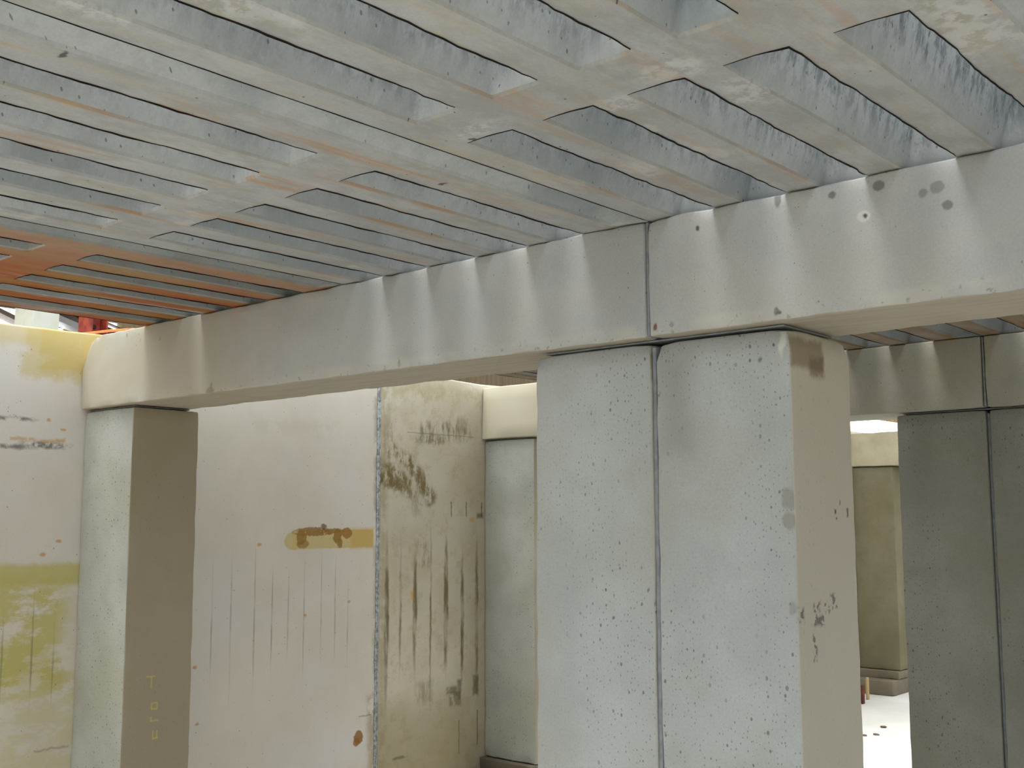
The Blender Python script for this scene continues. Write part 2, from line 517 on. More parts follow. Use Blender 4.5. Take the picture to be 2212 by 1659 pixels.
# ---- wall panels with their paint, form-oil and rust stains
def wall_mat(name, kind):
    s = Mat(name, 0.82)
    if kind == 1:
        base(s, srgb(224, 218, 206), srgb(208, 201, 188), srgb(220, 217, 215), big=1.1, contrast=0.9, grain=.45)
    else:
        base(s, srgb(208, 200, 180), srgb(184, 174, 150), srgb(202, 198, 184), big=1.5, contrast=1.1, grain=.5)
        mo = s.noise(14, 6, rough=.7)
        s.mix(s.math('MULTIPLY', s.rng(mo, .5, .66), .35), srgb(166, 150, 116))
    wx, wy, wz = s.warped(0.05, 9)
    s.pos1, s.posz = s.warped(0.006, 14)[1:3]
    w2x, w2y, w2z = s.warped(0.012, 40)
    w3x, w3y, w3z = s.warped(0.22, 3.2, 6)
    br = s.rng(s.noise(11, 5, rough=.65), 0.38, 0.52)
    brv = s.rng(s.noise(9, 6, vec=s.scaled((1, 1.3, .35)), rough=.7), 0.42, 0.6)

    def st(W, a, b, ha, hb, c, k, soft=0.02, mask=None):
        m = s.blob(W[1], W[2], a * S, (b + ZF) * S, ha * S, hb * S, soft)
        if mask is not None:
            m = s.math('MULTIPLY', m, mask)
        s.mix(s.math('MULTIPLY', m, k), c)
    A, B, D = (wx, wy, wz), (w2x, w2y, w2z), (w3x, w3y, w3z)
    if kind == 1:
        yel = srgb(200, 180, 112)
        ye2 = srgb(196, 186, 104)
        # yellow band under the top edge by the beam end
        st(A, -0.35, 0.0, .30, .045, yel, .55, .05)
        yb = s.rng(s.noise(8, 7, vec=s.scaled((1, 1, 1.6)), rough=.72), 0.36, 0.50)
        D2 = s.warped(0.16, 7, 7)
        st(D2, -0.03, -0.05, .12, .085, yel, .75, .03)
        st(D2, -0.06, -0.07, .16, .10, yel, .6, .05, yb)
        st(D, 0.02, -0.05, .11, .07, yel, .5, .05, br)
        st(A, -0.06, -0.125, .09, .02, yel, .5, .03, br)
        # lower yellow field
        lo = s.rng(s.noise(6, 6, vec=s.scaled((1, 1.0, 2.2)), rough=.7), 0.40, 0.56)
        st(A, -0.15, -0.82, .19, .035, ye2, .75, .03)
        st(D, -0.30, -1.02, .30, .20, ye2, .8, .12, lo)
        st(A, -0.30, -1.12, .24, .07, ye2, .45, .10)
        st(D, -0.1, -1.35, .2, .2, ye2, .35, .10, lo)
        # grey scrapes and ochre spots
        gs = srgb(104, 102, 96)
        sc = s.rng(s.noise(26, 5, rough=.7), .36, .55)
        for (a, b, ha, hb) in ((-.12, -.383, .08, .012), (-.24, -.398, .07, .008), (-.20, -.302, .035, .006), (-.27, -.300, .03, .006)):
            m = s.blob(A[1], A[2], a * S, (b + ZF) * S, ha * S, hb * S, .014, False)
            s.mix(s.math('MULTIPLY', s.math('MULTIPLY', m, sc), .85), gs)
        oc = srgb(196, 150, 66)
        st(A, -0.15, -0.37, .10, .006, oc, .6, .012, br)
        for (a, b) in [(-.056, -.71), (-.108, -.754), (.495, -1.186), (.512, -1.405), (-.06, -.33), (-.11, -.30), (.776, -.742), (1.244, -.99), (1.014, -1.03), (-.3, -.58)]:
            m = s.blob(wy, wz, a * S, (b + ZF) * S, .009 * S, .006 * S, .006, False)
            s.mix(s.math('MULTIPLY', m, .75), srgb(204, 150, 84))
        st(A, -0.05, -1.405, .06, .003, srgb(150, 110, 90), .6, .012)
        # thin drag lines
        gl = srgb(112, 106, 96)
        for i, (a, b0, b1) in enumerate([(-.235, -1.0, -1.2), (-.135, -.95, -1.22), (-.06, -.98, -1.2), (.564, -.86, -1.18), (.65, -.83, -1.26), (.76, -.83, -1.24),
                                         (.845, -.9, -1.19), (.925, -.9, -1.18), (1.005, -.86, -1.2), (1.095, -.86, -1.18), (1.17, -.86, -1.18), (1.24, -.96, -1.2)]):
            m = s.blob(s.pos1, s.posz, a * S, ((b0 + b1) / 2 + ZF) * S, .0034 * S, abs(b1 - b0) / 2 * 1.2 * S, .004, False)
            s.mix(s.math('MULTIPLY', m, s.rng(s.noise(5, 3, vec=s.scaled((1, 1, 1), (i, 0, 0))), .35, .65, .1, .5)), gl)
        # tape-like ochre patch with dark brush marks beside the panel joint
        E_ = s.warped(0.034, 24, 4)
        sm = s.rng(s.noise(30, 4, rough=.6), .30, .42)

        def el(a, b, ha, hb, c, k, soft=.006, W=E_, mask=None):
            m = s.blob(W[1], W[2], a * S, (b + ZF) * S, ha * S, hb * S, soft, False)
            if mask is not None:
                m = s.math('MULTIPLY', m, mask)
            s.mix(s.math('MULTIPLY', m, k), c)
        st(B, 1.16, -.724, .22, .038, srgb(204, 184, 124), .85, .006)
        el(.945, -.728, .045, .036, srgb(204, 184, 124), .85, .006, B)
        st(B, 1.315, -.722, .065, .042, srgb(204, 174, 98), .8, .03)
        bd = srgb(150, 114, 52)
        el(1.04, -.692, .10, .018, bd, .9, .006, E_, sm)
        el(1.14, -.690, .07, .012, bd, .85, .006, E_, sm)
        el(.985, -.715, .026, .030, bd, .85)
        el(.995, -.742, .034, .016, bd, .75)
        el(1.175, -.712, .022, .030, bd, .9)
        el(1.190, -.742, .014, .020, bd, .85)
        el(1.225, -.700, .032, .022, srgb(160, 116, 52), .9)
        el(1.10, -.672, .018, .010, srgb(120, 80, 34), .8)
        # rust square and darker dirty margin by the joint
        el(1.310, -1.560, .024, .030, srgb(150, 104, 44), .9)
        el(1.300, -1.580, .020, .018, srgb(150, 104, 44), .9)
        st(A, 1.39, -1.65, .03, .25, srgb(150, 128, 84), .6, .05, br)
        st(A, 1.395, -.35, .012, .25, srgb(160, 148, 120), .6, .03, br)
        st(A, 1.395, -1.1, .010, .35, srgb(165, 150, 118), .5, .03, br)
        st(B, 1.345, -1.475, .035, .002, srgb(90, 85, 78), .6, .006)
        st(D, .7, -1.95, .6, .22, srgb(176, 168, 138), .45, .2)
        st(A, .95, -.26, .22, .03, srgb(188, 178, 150), .25, .08, br)
    elif kind == 2:
        br1 = srgb(124, 108, 70)
        G = s.warped(0.09, 13, 6)
        brk = s.rng(s.noise(12, 6, vec=s.scaled((1, 1.2, .55)), rough=.75), 0.40, 0.56)

        def el(a, b, ha, hb, c, k, soft=.05, W=G, mask=brk):
            m = s.blob(W[1], W[2], a * S, (b + ZF) * S, ha * S, hb * S, soft, False)
            if mask is not None:
                m = s.math('MULTIPLY', m, mask)
            s.mix(s.math('MULTIPLY', m, k), c)
        el(1.46, -.445, .085, .055, br1, 1.0)
        el(1.54, -.48, .07, .045, br1, .95)
        el(1.60, -.52, .05, .03, br1, .7)
        for (a, b) in ((1.50, -.335), (1.545, -.36), (1.585, -.385), (1.62, -.41), (1.65, -.44), (1.68, -.475), (1.705, -.51), (1.73, -.55)):
            el(a, b, .034, .034, br1, .95, .05)
        el(1.47, -.29, .03, .10, br1, .6, .06)
        el(1.64, -.56, .03, .05, br1, .5, .05)
        el(1.80, -.235, .16, .050, br1, .9, .05, A, brv)
        el(1.73, -.275, .09, .028, br1, .9, .04, A, brk)
        el(1.92, -.20, .07, .04, br1, .6, .05, A, brv)
        el(1.70, -.06, .32, .025, srgb(170, 156, 116), .6, .05)
        st(B, 1.80, -.247, .22, .002, srgb(120, 110, 88), .6, .006)
        st(A, 1.99, -.240, .04, .03, br1, .7, .03, brv)
        st(A, 1.68, -.80, .05, .06, br1, .6, .05, brv)
        st(A, 1.44, -1.0, .016, .95, srgb(160, 146, 108), .5, .05, br)
        # vertical dirty runs
        w4 = s.warped(0.022, 12)
        for i, (a, b0, b1, hw) in enumerate([(1.462, -.83, -1.35, .013), (1.545, -.86, -1.2, .006), (1.635, -.86, -1.25, .012), (1.735, -.84, -1.3, .005),
                                             (1.835, -.80, -1.28, .013), (1.945, -.90, -1.33, .010), (2.045, -.85, -1.35, .010)]):
            m = s.blob(w4[1], w4[2], a * S, ((b0 + b1) / 2 + ZF) * S, hw * 1.1 * S, abs(b1 - b0) * .62 * S, .012, False)
            s.mix(s.math('MULTIPLY', m, s.rng(s.noise(7, 5, vec=s.scaled((1, 3, .8), (i * 3, 0, 0))), .35, .6, .25, .9)), srgb(112, 98, 68))
        for a in (1.869, 1.971, 2.079):
            st(B, a, -.595, .003, .035, (.08, .08, .07, 1), .8, .005)
        st(A, 2.07, -.625, .02, .012, srgb(90, 80, 66), .7, .02)
        for (a, b, ha, hb) in [(1.88, -1.435, .035, .02), (1.93, -1.43, .012, .045), (2.04, -1.42, .02, .045), (1.9, -1.47, .04, .03)]:
            st(A, a, b, ha, hb, srgb(78, 72, 60), .65, .02, br)
        for (a, b0, b1) in [(1.925, -1.57, -1.72), (2.05, -1.54, -1.70)]:
            st(B, a, (b0 + b1) / 2, .003, abs(b1 - b0) / 2, srgb(60, 62, 52), .7, .006)
        st(A, 1.56, -1.68, .05, .006, srgb(60, 56, 50), .8, .012, br)
        st(A, 2.01, -.645, .02, .010, srgb(200, 160, 80), .7, .02)
        st(A, 1.62, -.98, .010, .02, srgb(192, 150, 70), .6, .02)
        st(A, 1.70, -1.42, .05, .05, br1, .5, .05, brv)
        st(D, 1.7, -1.7, .3, .25, srgb(150, 136, 92), .5, .2)
        st(A, 1.65, -.03, .4, .02, srgb(176, 164, 128), .5, .05, br)
    s.pits(60, .09, .05)
    return s.done(bump=0.15)


def simple(name, col, col2=None, rough=0.7, metal=0.0, scale=12, emit=0.0, stretch=(1, 1, 1)):
    s = Mat(name, rough)
    s.b.inputs['Metallic'].default_value = metal
    s.col = col
    if col2:
        n = s.noise(scale, 4, vec=s.scaled(stretch))
        s.mix(s.rng(n, .38, .65), col2)
        s.h = n
    if emit:
        s.b.inputs['Emission Color'].default_value = (1, 1, 1, 1)
        s.b.inputs['Emission Strength'].default_value = emit
    if not col2:
        s.b.inputs['Base Color'].default_value = col
        return s.m
    return s.done(bump=0.2)


M_W1 = wall_mat('wall_panel_pale', 1)
M_W2 = wall_mat('wall_panel_stained', 2)
M_W3 = wall_mat('wall_panel_plain', 3)
M_FLOOR = concrete('floor_concrete', srgb(196, 195, 190), srgb(174, 172, 166), srgb(190, 187, 178), pit=None, big=1.0)
M_GROUT = simple('joint_mortar', srgb(150, 154, 160), srgb(134, 138, 144), rough=.9, scale=30)
M_BURR_SHADE = simple('burr', (0.018, 0.014, 0.012, 1), (0.03, 0.022, 0.018, 1), rough=1.0, scale=60)  # near-black, so the shade line at the slot edges is in the colour
M_SEAL = simple('foil_seal', srgb(206, 212, 216), srgb(150, 155, 158), rough=.4, metal=0, scale=60)
M_FOOT = concrete('footing_concrete', srgb(118, 110, 94), srgb(96, 88, 74), srgb(112, 104, 80), pit=(40, .1, .2))
M_TAN = simple('hall_cladding', srgb(200, 182, 152), srgb(184, 164, 132), rough=.8, scale=3, stretch=(1, 6, .5))
M_ROOFGREY = simple('hall_girder', srgb(134, 124, 118), srgb(118, 108, 100), rough=.7, scale=4)
M_BLUEGREY = simple('hall_gutter', srgb(196, 200, 206), srgb(176, 180, 188), rough=.5, scale=3)
M_RED = simple('red_steel', srgb(150, 62, 44), srgb(112, 40, 34), rough=.6, scale=14)
M_DARKHOLE = simple('dark_recess', (.03, .015, .012, 1), rough=.9)
M_ORANGE = simple('orange_pipe', srgb(244, 140, 72), srgb(228, 120, 60), rough=.45, scale=20)
M_PANE = simple('bright_pane', (1, 1, 1, 1), emit=6.0)
M_FRAME = simple('window_frame', srgb(190, 192, 196), srgb(170, 172, 176), rough=.5)
M_RUST = simple('rusty_steel', srgb(104, 44, 30), srgb(66, 40, 22), rough=.8, scale=16)
M_WOOD = simple('timber', srgb(176, 152, 110), srgb(146, 118, 78), rough=.8, scale=8, stretch=(1, 1, .2))
M_STONE = simple('stone', srgb(120, 100, 80), srgb(84, 70, 56), rough=.9, scale=20)
M_LEAF = simple('leaf', srgb(190, 110, 30), srgb(150, 84, 24), rough=.7, scale=30)
M_PILLAR = concrete('hall_pillar_concrete', srgb(190, 192, 180), srgb(160, 163, 152), srgb(200, 194, 170), pit=None, big=2)

# ------------------------------------------------------------------ geometry helpers


def link(name, me, mats, parent=None, origin=None, smooth=False):
    if not isinstance(mats, (list, tuple)):
        mats = [mats]
    for m in mats:
        me.materials.append(m)
    if origin is not None:
        me.transform(Matrix.Translation(-origin))
    o = bpy.data.objects.new(name, me)
    C.objects.link(o)
    if parent is not None:
        o.parent = parent
        if origin is not None:
            o.location = origin - parent.location
    elif origin is not None:
        o.location = origin
    if smooth:
        for p in me.polygons:
            p.use_smooth = True
    return o


def tag(o, label=None, cat=None, group=None, kind=None):
    if label:
        o['label'] = label
    if cat:
        o['category'] = cat
    if group:
        o['group'] = group
    o['kind'] = kind or 'thing'
    return o


def empty(name, loc):
    o = bpy.data.objects.new(name, None)
    o.empty_display_size = 0.05
    o.location = loc
    C.objects.link(o)
    return o


def nz(x, y, z, f):
    return noise.noise(Vector((x * f, y * f, z * f)))


def axis_coords(a, b, r, step):
    k = [a, a + r * .2, a + r * .5, a + r]
    n = max(1, int(round((b - a - 2 * r) / step)))
    k += [a + r + (b - a - 2 * r) * i / n for i in range(1, n)]
    k += [b - r, b - r * .5, b - r * .2, b]
    return k


def rough_box(lo, hi, r=0.008, amp=0.0015, step=0.06, chip=0.5, seed=0.0, shape=None, rtop=None):
    """a cast block: rounded, slightly ragged arrises and faces that are not dead flat (metres)"""
    ax = [axis_coords(lo[i], hi[i], r, step) for i in range(3)]
    n = [len(a) for a in ax]
    ids, verts, faces = {}, [], []

    def vid(i, j, k):
        key = (i, j, k)
        if key in ids:
            return ids[key]
        p = Vector((ax[0][i], ax[1][j], ax[2][k]))
        rr = r * (1 + chip * nz(p.x + seed, p.y, p.z, 11) * 1.6 + chip * 1.1 * max(0, nz(p.x, p.y + seed, p.z, 37)))
        if rtop:
            dz = hi[2] - p.z
            if dz < rtop * 2.2:
                rr = max(rr, rtop * (1 - dz / (rtop * 2.2)) + r)
        rr = max(r * .3, rr)
        q = Vector([min(max(p[m], lo[m] + rr), hi[m] - rr) for m in range(3)])
        d = p - q
        if d.length > 1e-9:
            dn = d.normalized()
            p = q + dn * rr
            p = p + dn * amp * (nz(p.x + seed, p.y, p.z, 3) + .6 * nz(p.x, p.y + seed, p.z, 19))
        if shape:
            p = shape(p)
        ids[key] = len(verts)
        verts.append(p)
        return ids[key]

    def face(axis, at, flip):
        a, b = [m for m in range(3) if m != axis]
        for i in range(n[a] - 1):
            for j in range(n[b] - 1):
                q = []
                for (di, dj) in ((0, 0), (1, 0), (1, 1), (0, 1)):
                    idx = [0, 0, 0]
                    idx[axis] = at
                    idx[a] = i + di
                    idx[b] = j + dj
                    q.append(vid(*idx))
                faces.append(q[::-1] if flip else q)
    face(0, n[0] - 1, False)
    face(0, 0, True)
    face(1, n[1] - 1, True)
    face(1, 0, False)
    face(2, n[2] - 1, False)
    face(2, 0, True)
    me = bpy.data.meshes.new('block')
    me.from_pydata([tuple(v) for v in verts], [], faces)
    me.update()
    bm = bmesh.new()
    bm.from_mesh(me)
    bmesh.ops.remove_doubles(bm, verts=bm.verts, dist=1e-6)
    bmesh.ops.recalc_face_normals(bm, faces=bm.faces)
    bm.to_mesh(me)
    bm.free()
    return me


def block(name, x0, x1, y0, y1, z0, z1, mat, parent=None, smooth=True, **kw):
    """rough_box given in module coordinates; origin at the middle of its base"""
    lo, hi = P(x0, y0, z0), P(x1, y1, z1)
    me = rough_box(lo, hi, **kw)
    return link(name, me, mat, parent, Vector(((lo.x + hi.x) / 2, (lo.y + hi.y) / 2, lo.z)), smooth=smooth)


# ------------------------------------------------------------------ the fitted measures (modules)
H = 0.2547      # beam height
D = 0.2586      # beam and column depth
XW = -2.398     # face of the left wall
F = 2.0807      # frame spacing
WC = 0.3175     # wall column width
CL, CR = -0.3276, 0.3192
SB = 0.0194     # the columns stand a little back from the beam face
COLTOP = -H - 0.007
FT = -1.757     # top of the stepped footing
T = 0.15        # panel thickness

# ------------------------------------------------------------------ setting
fl = block('floor', -2.6, 4.6, -5.2, 9.4, -ZF - .12, -ZF, M_FLOOR, r=.01, amp=.002, step=.25)
tag(fl, kind='structure')


def wall_piece(name, y0, y1, mat, top=0.02, wave=0.006, smooth=True):
    def sh(p):
        if p.z > (top + ZF) * S - .05:
            p.z += wave * S * nz(p.y, 1.3, 0, 2.2) + .002 * nz(p.y, 0, 3, 22)
        return p
    o = block(name, XW - .16, XW, y0, y1, -ZF, top, mat, r=.010, amp=.0015, step=.08, shape=sh, smooth=smooth)
    return tag(o, kind='structure')


JY = 1.405
wall_piece('wall_left', -1.6, JY - .006, M_W1)
wall_piece('wall_left.001', JY + .010, 4.4, M_W2)
wall_piece('wall_left.002', 4.415, 9.4, M_W3)
wall_piece('wall_left.003', -5.2, -1.612, M_W3)
# crumpled foil-faced strip of sealant standing in the vertical joint
bm = bmesh.new()
rng_ = random.Random(4)
zz = [-ZF + i * .012 for i in range(int((ZF + .01) / .012))]
prev = None
for z in zz:
    row = []
    for j, (dy, dx) in enumerate([(-.008, -.01), (-.006, .001), (-.002, .005), (.001, -.001), (.005, .006), (.009, .002), (.012, -.01)]):
        a = rng_.uniform(-1, 1) * .0022 if 0 < j < 6 else 0
        row.append(bm.verts.new(P(XW + dx + a, JY + dy + a * .4, z)))
    if prev:
        for a, b, c, d in zip(prev, prev[1:], row[1:], row):
            bm.faces.new((a, b, c, d))
    prev = row
me = bpy.data.meshes.new('seal')
bm.to_mesh(me)
bm.free()
tag(link('trim_1', me, M_SEAL, origin=P(XW, JY, -ZF)), kind='structure')

o = block('wall_right', 4.45, 4.6, -5.0, 9.4, -ZF, 0.02, M_W3, r=.01, step=.3)
tag(o, kind='structure')
o = block('wall_front', -2.38, 4.43, -5.2, -5.05, -ZF, 0.02, M_W3, r=.01, step=.3)
tag(o, kind='structure')
o = block('wall_back', -2.38, 4.43, 9.25, 9.4, -ZF, 0.02, M_W3, r=.01, step=.3)
tag(o, kind='structure')
o = block('ground', -9.4, XW - .162, -5.2, 30, -.30, -.14, M_FLOOR, r=.01, step=.6)
tag(o, kind='structure')

# ------------------------------------------------------------------ beams


def end_notch(p):
    """the end against the wall is cut back towards its top"""
    z = p.z / S - ZF
    x = p.x / S
    if x < XW + .12 and z > -.115:
        t = min(1, (z + .115) / .115)
        k = min(1, (XW + .12 - x) / .12)
        p.x += S * .075 * k * (t ** 1.0) * (0.75 + .25 * t)
        if z > -.02:
            p.z -= S * .010 * k
    return p


def beam(x0, x1, y, label, group=None, notch=False, seed=0, mat=None):
    o = block('concrete_beam', x0, x1, y, y + D, -H, -.0022, mat or M_BEAM, r=.0065, amp=.0016, step=.025 if y < 1 else .07,
              chip=1.3, seed=seed, shape=end_notch if notch else None)
    tag(o, label, 'beam', 'precast beams')
    return o


beam(XW + .002, -.0045, 0, 'long grey concrete beam reaching from the double column to the yellow-stained wall', notch=True, seed=1)
beam(.0045, 4.44, 0, 'large grey concrete beam with filled holes, running out past the double column', seed=2)
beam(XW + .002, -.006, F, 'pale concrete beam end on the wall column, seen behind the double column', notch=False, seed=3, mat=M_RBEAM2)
beam(.006, 4.44, F, 'dim concrete beam behind, to the right of the dark vertical seam', seed=4, mat=M_RBEAM_DIM)
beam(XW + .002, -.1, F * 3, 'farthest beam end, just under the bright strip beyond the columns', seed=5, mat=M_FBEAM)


def mortar(x0, x1, y0, y1, z0, z1, label, name='mortar_joint'):
    o = block(name, x0, x1, y0, y1, z0, z1, M_GROUT, r=.002, amp=.0008, step=.05, chip=.4)
    return tag(o, label, 'mortar', 'mortar joints and beds')


for y, wh in ((0, 'front'), (F, 'dim rear')):
    mortar(-.0034, .0034, y + .0045, y + D - .01, -H + .004, -.004,
           'grey-blue mortar filling the upright seam between the two %s beams' % wh)
    for (a, b, nm) in ((CL + .02, CR - .02, 'double column under the %s beams' % wh), (XW + .012, XW + WC - .02, 'wall column under the %s beam' % wh)):
        mortar(a, b, y + SB + .016, y + D - .01, COLTOP + .0014, -H - .0014, 'thin dark mortar bed on the ' + nm)
mortar(XW + .012, XW + WC - .02, F * 3 + SB + .016, F * 3 + D - .01, COLTOP + .0014, -H - .0014, 'thin mortar bed on the farthest wall column')

# ------------------------------------------------------------------ columns on stepped footings


def column(x0, x1, y, mat, label, rt=.018, seed=0, step=.05, top=COLTOP, deep=0.0):
    o = block('concrete_column', x0, x1, y + SB, y + SB + D - .004 + deep, FT, top, mat, r=.006, amp=.0016, step=step, chip=1.0, seed=seed, rtop=rt)
    return tag(o, label, 'column', 'precast columns')


def footing(x0, x1, y, label):
    t = empty('column_footing', P((x0 + x1) / 2, y + SB + D / 2, -ZF))
    block('upper_step', x0, x1, y + SB - .035, y + SB + D + .03, -1.818, FT - .003, M_FOOT, t, r=.008, amp=.003, step=.05, chip=.8)
    block('lower_step', x0 + .004, x1 - .004, y + SB - .14, y + SB + D + .12, -ZF, -1.818, M_FOOT, t, r=.010, amp=.004, step=.05, chip=.8)
    return tag(t, label, 'footing', 'stepped column footings')


column(CL, -.0065, 0, M_COL, 'left half of the pale grey double column in front', seed=1, top=COLTOP)
column(.0065, CR, 0, M_COL, 'right half of the front double column, with warm side face and marker smudges', seed=2, rt=.026, deep=.012)
mortar(-.0048, .0048, SB + .0045, SB + D - .012, FT, COLTOP - .012, 'upright grey mortar joint down the middle of the front double column')
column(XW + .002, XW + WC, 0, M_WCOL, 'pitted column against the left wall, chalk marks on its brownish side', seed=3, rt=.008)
column(CL, -.0065, F, M_RCOL_DIM, 'dim left half of the rear double column, beside the bright gap', seed=4, rt=.008)
column(.0065, CR, F, M_RCOL_DIM, 'dim right half of the rear double column, cut by the picture edge', seed=5, rt=.008)
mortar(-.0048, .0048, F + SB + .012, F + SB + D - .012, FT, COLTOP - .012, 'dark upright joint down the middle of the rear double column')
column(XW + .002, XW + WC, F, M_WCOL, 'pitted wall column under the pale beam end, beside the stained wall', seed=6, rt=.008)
column(XW + .002, XW + WC, F * 3, M_FCOL_DIM, 'farthest wall column, narrow and olive grey, under the bright strip', seed=7, rt=.008)
footing(CL, CR, 0, 'stepped footing under the front double column')
footing(XW + .002, XW + WC, 0, 'stepped footing under the chalk-marked wall column')
footing(CL, CR, F, 'stepped footing under the rear double column')
footing(XW + .002, XW + WC, F, 'stepped footing at the foot of the stained wall')
footing(XW + .002, XW + WC, F * 3, 'two-step footing at the foot of the farthest wall column')

# ------------------------------------------------------------------ slatted panels
PITCH_, S0 = 0.16619, 0.16314
SW = 0.086        # joint channel
WS = 0.102        # slot
BANKS = [(0.040, -0.6223 + 0.0), (-0.7414, -1.36), (-1.48, -2.06 + 0.16)]     # slot spans in y, from the beam backwards
Y_END, Y_START = 0.128, -F + 0.132


def slot_ring(xa, xb, ya, yb, seed):
    """outline of one slot at soffit level, near (high x) edge and lower end ragged; a<b"""
    st = 0.016
    pts = []
    ny = max(4, int((yb - ya) / st))
    nx = 6
    for i in range(ny):                       # near edge, going +y
        y = ya + (yb - ya) * i / ny
        e = min(1, min(i, ny - i) / 2)
        pts.append(('near', xb + e * (0.0042 * nz(seed, y, 0, 7) + .0036 * nz(seed, y, 5, 31) + .0013 * nz(y, seed, 5, 70)), y))
    for i in range(nx):                       # end at high y, going -x
        pts.append(('top', xb + (xa - xb) * i / nx, yb))
    for i in range(ny):                       # far edge, going -y
        y = yb + (ya - yb) * i / ny
        pts.append(('far', xa + .0022 * nz(seed, y, 9, 6) + .001 * nz(seed, y, 4, 25), y))
    for i in range(nx):                       # lower end, going +x
        x = xa + (xb - xa) * i / nx
        t = i / nx
        pts.append(('low', x, ya + .0025 * nz(x, seed, 3, 22) - .004 * math.sin(math.pi * t)))
    # round the corners a touch
    return pts


def panel(x0, yoff, bottom, side, label, seed, first=-1e9):
    """one precast slatted floor panel, one module wide, seen from below"""
    verts2, edges, rings = [], [], []
    ye, ys = Y_END + yoff, Y_START + yoff
    # outline: left edge ragged a little (it is the near edge of the joint), right edge stands back
    out = []
    n = 90

    def ro(y):
        return .002 if (y > ye - .118 or y < ys + .03) else SW
    for i in range(n):
        y = ys + (ye - ys) * i / n
        out.append((x0 + 1 - ro(y) + .0012 * nz(seed, y, 2, 9), y))
    for i in range(12):
        out.append((x0 + .998 + (.002 - 1 + .0) * i / 12, ye))
    for i in range(n):
        y = ye + (ys - ye) * i / n
        out.append((x0 + .0008 + .0014 * abs(nz(seed, y, 3, 24)) + .001 * nz(seed, y, 7, 5), y))
    for i in range(12):
        out.append((x0 + (1 - .002) * i / 12, ys))
    base_i = 0
    for p in out:
        verts2.append(Vector(p))
    edges += [(i, (i + 1) % len(out)) for i in range(len(out))]
    slots = []
    for bi, (b, a) in enumerate(BANKS):
        for k in range(5):
            xb = x0 + S0 + k * PITCH_
            r = slot_ring(xb - WS, xb, a + yoff, b + yoff, seed * 17.3 + bi * 5.1 + k * 2.7)
            s0 = len(verts2)
            for q in r:
                verts2.append(Vector((q[1], q[2])))
            edges += [(s0 + i, s0 + (i + 1) % len(r)) for i in range(len(r))]
            slots.append((s0, r))
    # a few inner points keep the soffit faces even
    res = delaunay_2d_cdt(verts2, edges, [], 0, 1e-6)
    v2, e2, f2, orig = res[0], res[1], res[2], res[3]
    slot_poly = [(min(q[1] for q in r), max(q[1] for q in r), min(q[2] for q in r), max(q[2] for q in r), [(q[1], q[2]) for q in r]) for s0, r in slots]
    outer = out

    def inside(pt, poly):
        x, y = pt
        c = False
        j = len(poly) - 1
        for i in range(len(poly)):
            if (poly[i][1] > y) != (poly[j][1] > y) and x < (poly[j][0] - poly[i][0]) * (y - poly[i][1]) / (poly[j][1] - poly[i][1]) + poly[i][0]:
                c = not c
            j = i
        return c
    bm = bmesh.new()
    bot = [bm.verts.new(P(v.x, v.y, 0)) for v in v2]
    for f in f2:
        cx = sum(v2[i].x for i in f) / len(f)
        cy = sum(v2[i].y for i in f) / len(f)
        if not inside((cx, cy), outer):
            continue
        hole = False
        for (a, b, c, d, poly) in slot_poly:
            if a <= cx <= b and c <= cy <= d and inside((cx, cy), poly):
                hole = True
                break
        if hole:
            continue
        try:
            fc = bm.faces.new([bot[i] for i in f])
            if fc.normal.z > 0 or True:
                fc.normal_update()
                if fc.normal.z > 0:
                    fc.normal_flip()
            fc.material_index = 0
        except ValueError:
            pass
    first_of = {}
    for i, o_ in enumerate(orig):
        for q in o_:
            first_of[q] = bot[i]
    # slot walls
    for s0, r in slots:
        ring0 = [first_of[s0 + i] for i in range(len(r))]
        xa, xb = min(q[1] for q in r), max(q[1] for q in r)
        prev = ring0
        ya, yb = min(q[2] for q in r), max(q[2] for q in r)
        for (z, ins, far) in ((.006, .0025, .0015), (.016, .003, .006), (.040, .004, .013), (.105, .006, .027), (T, .010, .044)):
            ring = []
            for q in r:
                x, y = q[1], q[2]
                if q[0] == 'near':
                    x -= ins
                elif q[0] == 'far':
                    x += far
                else:
                    # between
                    t = (x - xa) / (xb - xa)
                    x = x + (1 - t) * far - t * ins
                if q[0] == 'low' or (q[0] == 'near' and y < ya + .004):
                    y += ins * 1.4
                if q[0] == 'top' or (q[0] == 'far' and y > yb - .004):
                    y -= ins * 1.4
                ring.append(bm.verts.new(P(x, y, z)))
            m = len(ring)
            for i in range(m):
                fc = bm.faces.new((prev[i], prev[(i + 1) % m], ring[(i + 1) % m], ring[i]))
                fc.material_index = 1 if z > .007 else 0
                fc.smooth = True
            prev = ring
    # outer sides: right side leans out under a flange that touches the neighbour
    m = len(out)
    ring0 = [first_of[i] for i in range(m)]
    prev = ring0
    for (z, dx) in ((.006, .004), (.056, SW - .004), (.070, SW - .001), (T, SW - .001)):
        ring = []
        for i in range(m):
            x, y = out[i]
            if i < n or (i == n):
                x += min(dx, ro(y) - .001)
            ring.append(bm.verts.new(P(x, y, z)))
        for i in range(m):
            fc = bm.faces.new((prev[i], prev[(i + 1) % m], ring[(i + 1) % m], ring[i]))
            fc.material_index = 1
        prev = ring
    bmesh.ops.recalc_face_normals(bm, faces=bm.faces)
    me = bpy.data.meshes.new('panel')
    bm.to_mesh(me)
    bm.free()
    root = empty('slatted_floor_panel', P(x0 + .5, (ye + ys) / 2, 0))
    link('slatted_slab', me, [bottom, side], root, root.location.copy())
    # ragged burrs coloured as dark as shade, hanging from the near edges of the slots and from the joint edge
    bm = bmesh.new()

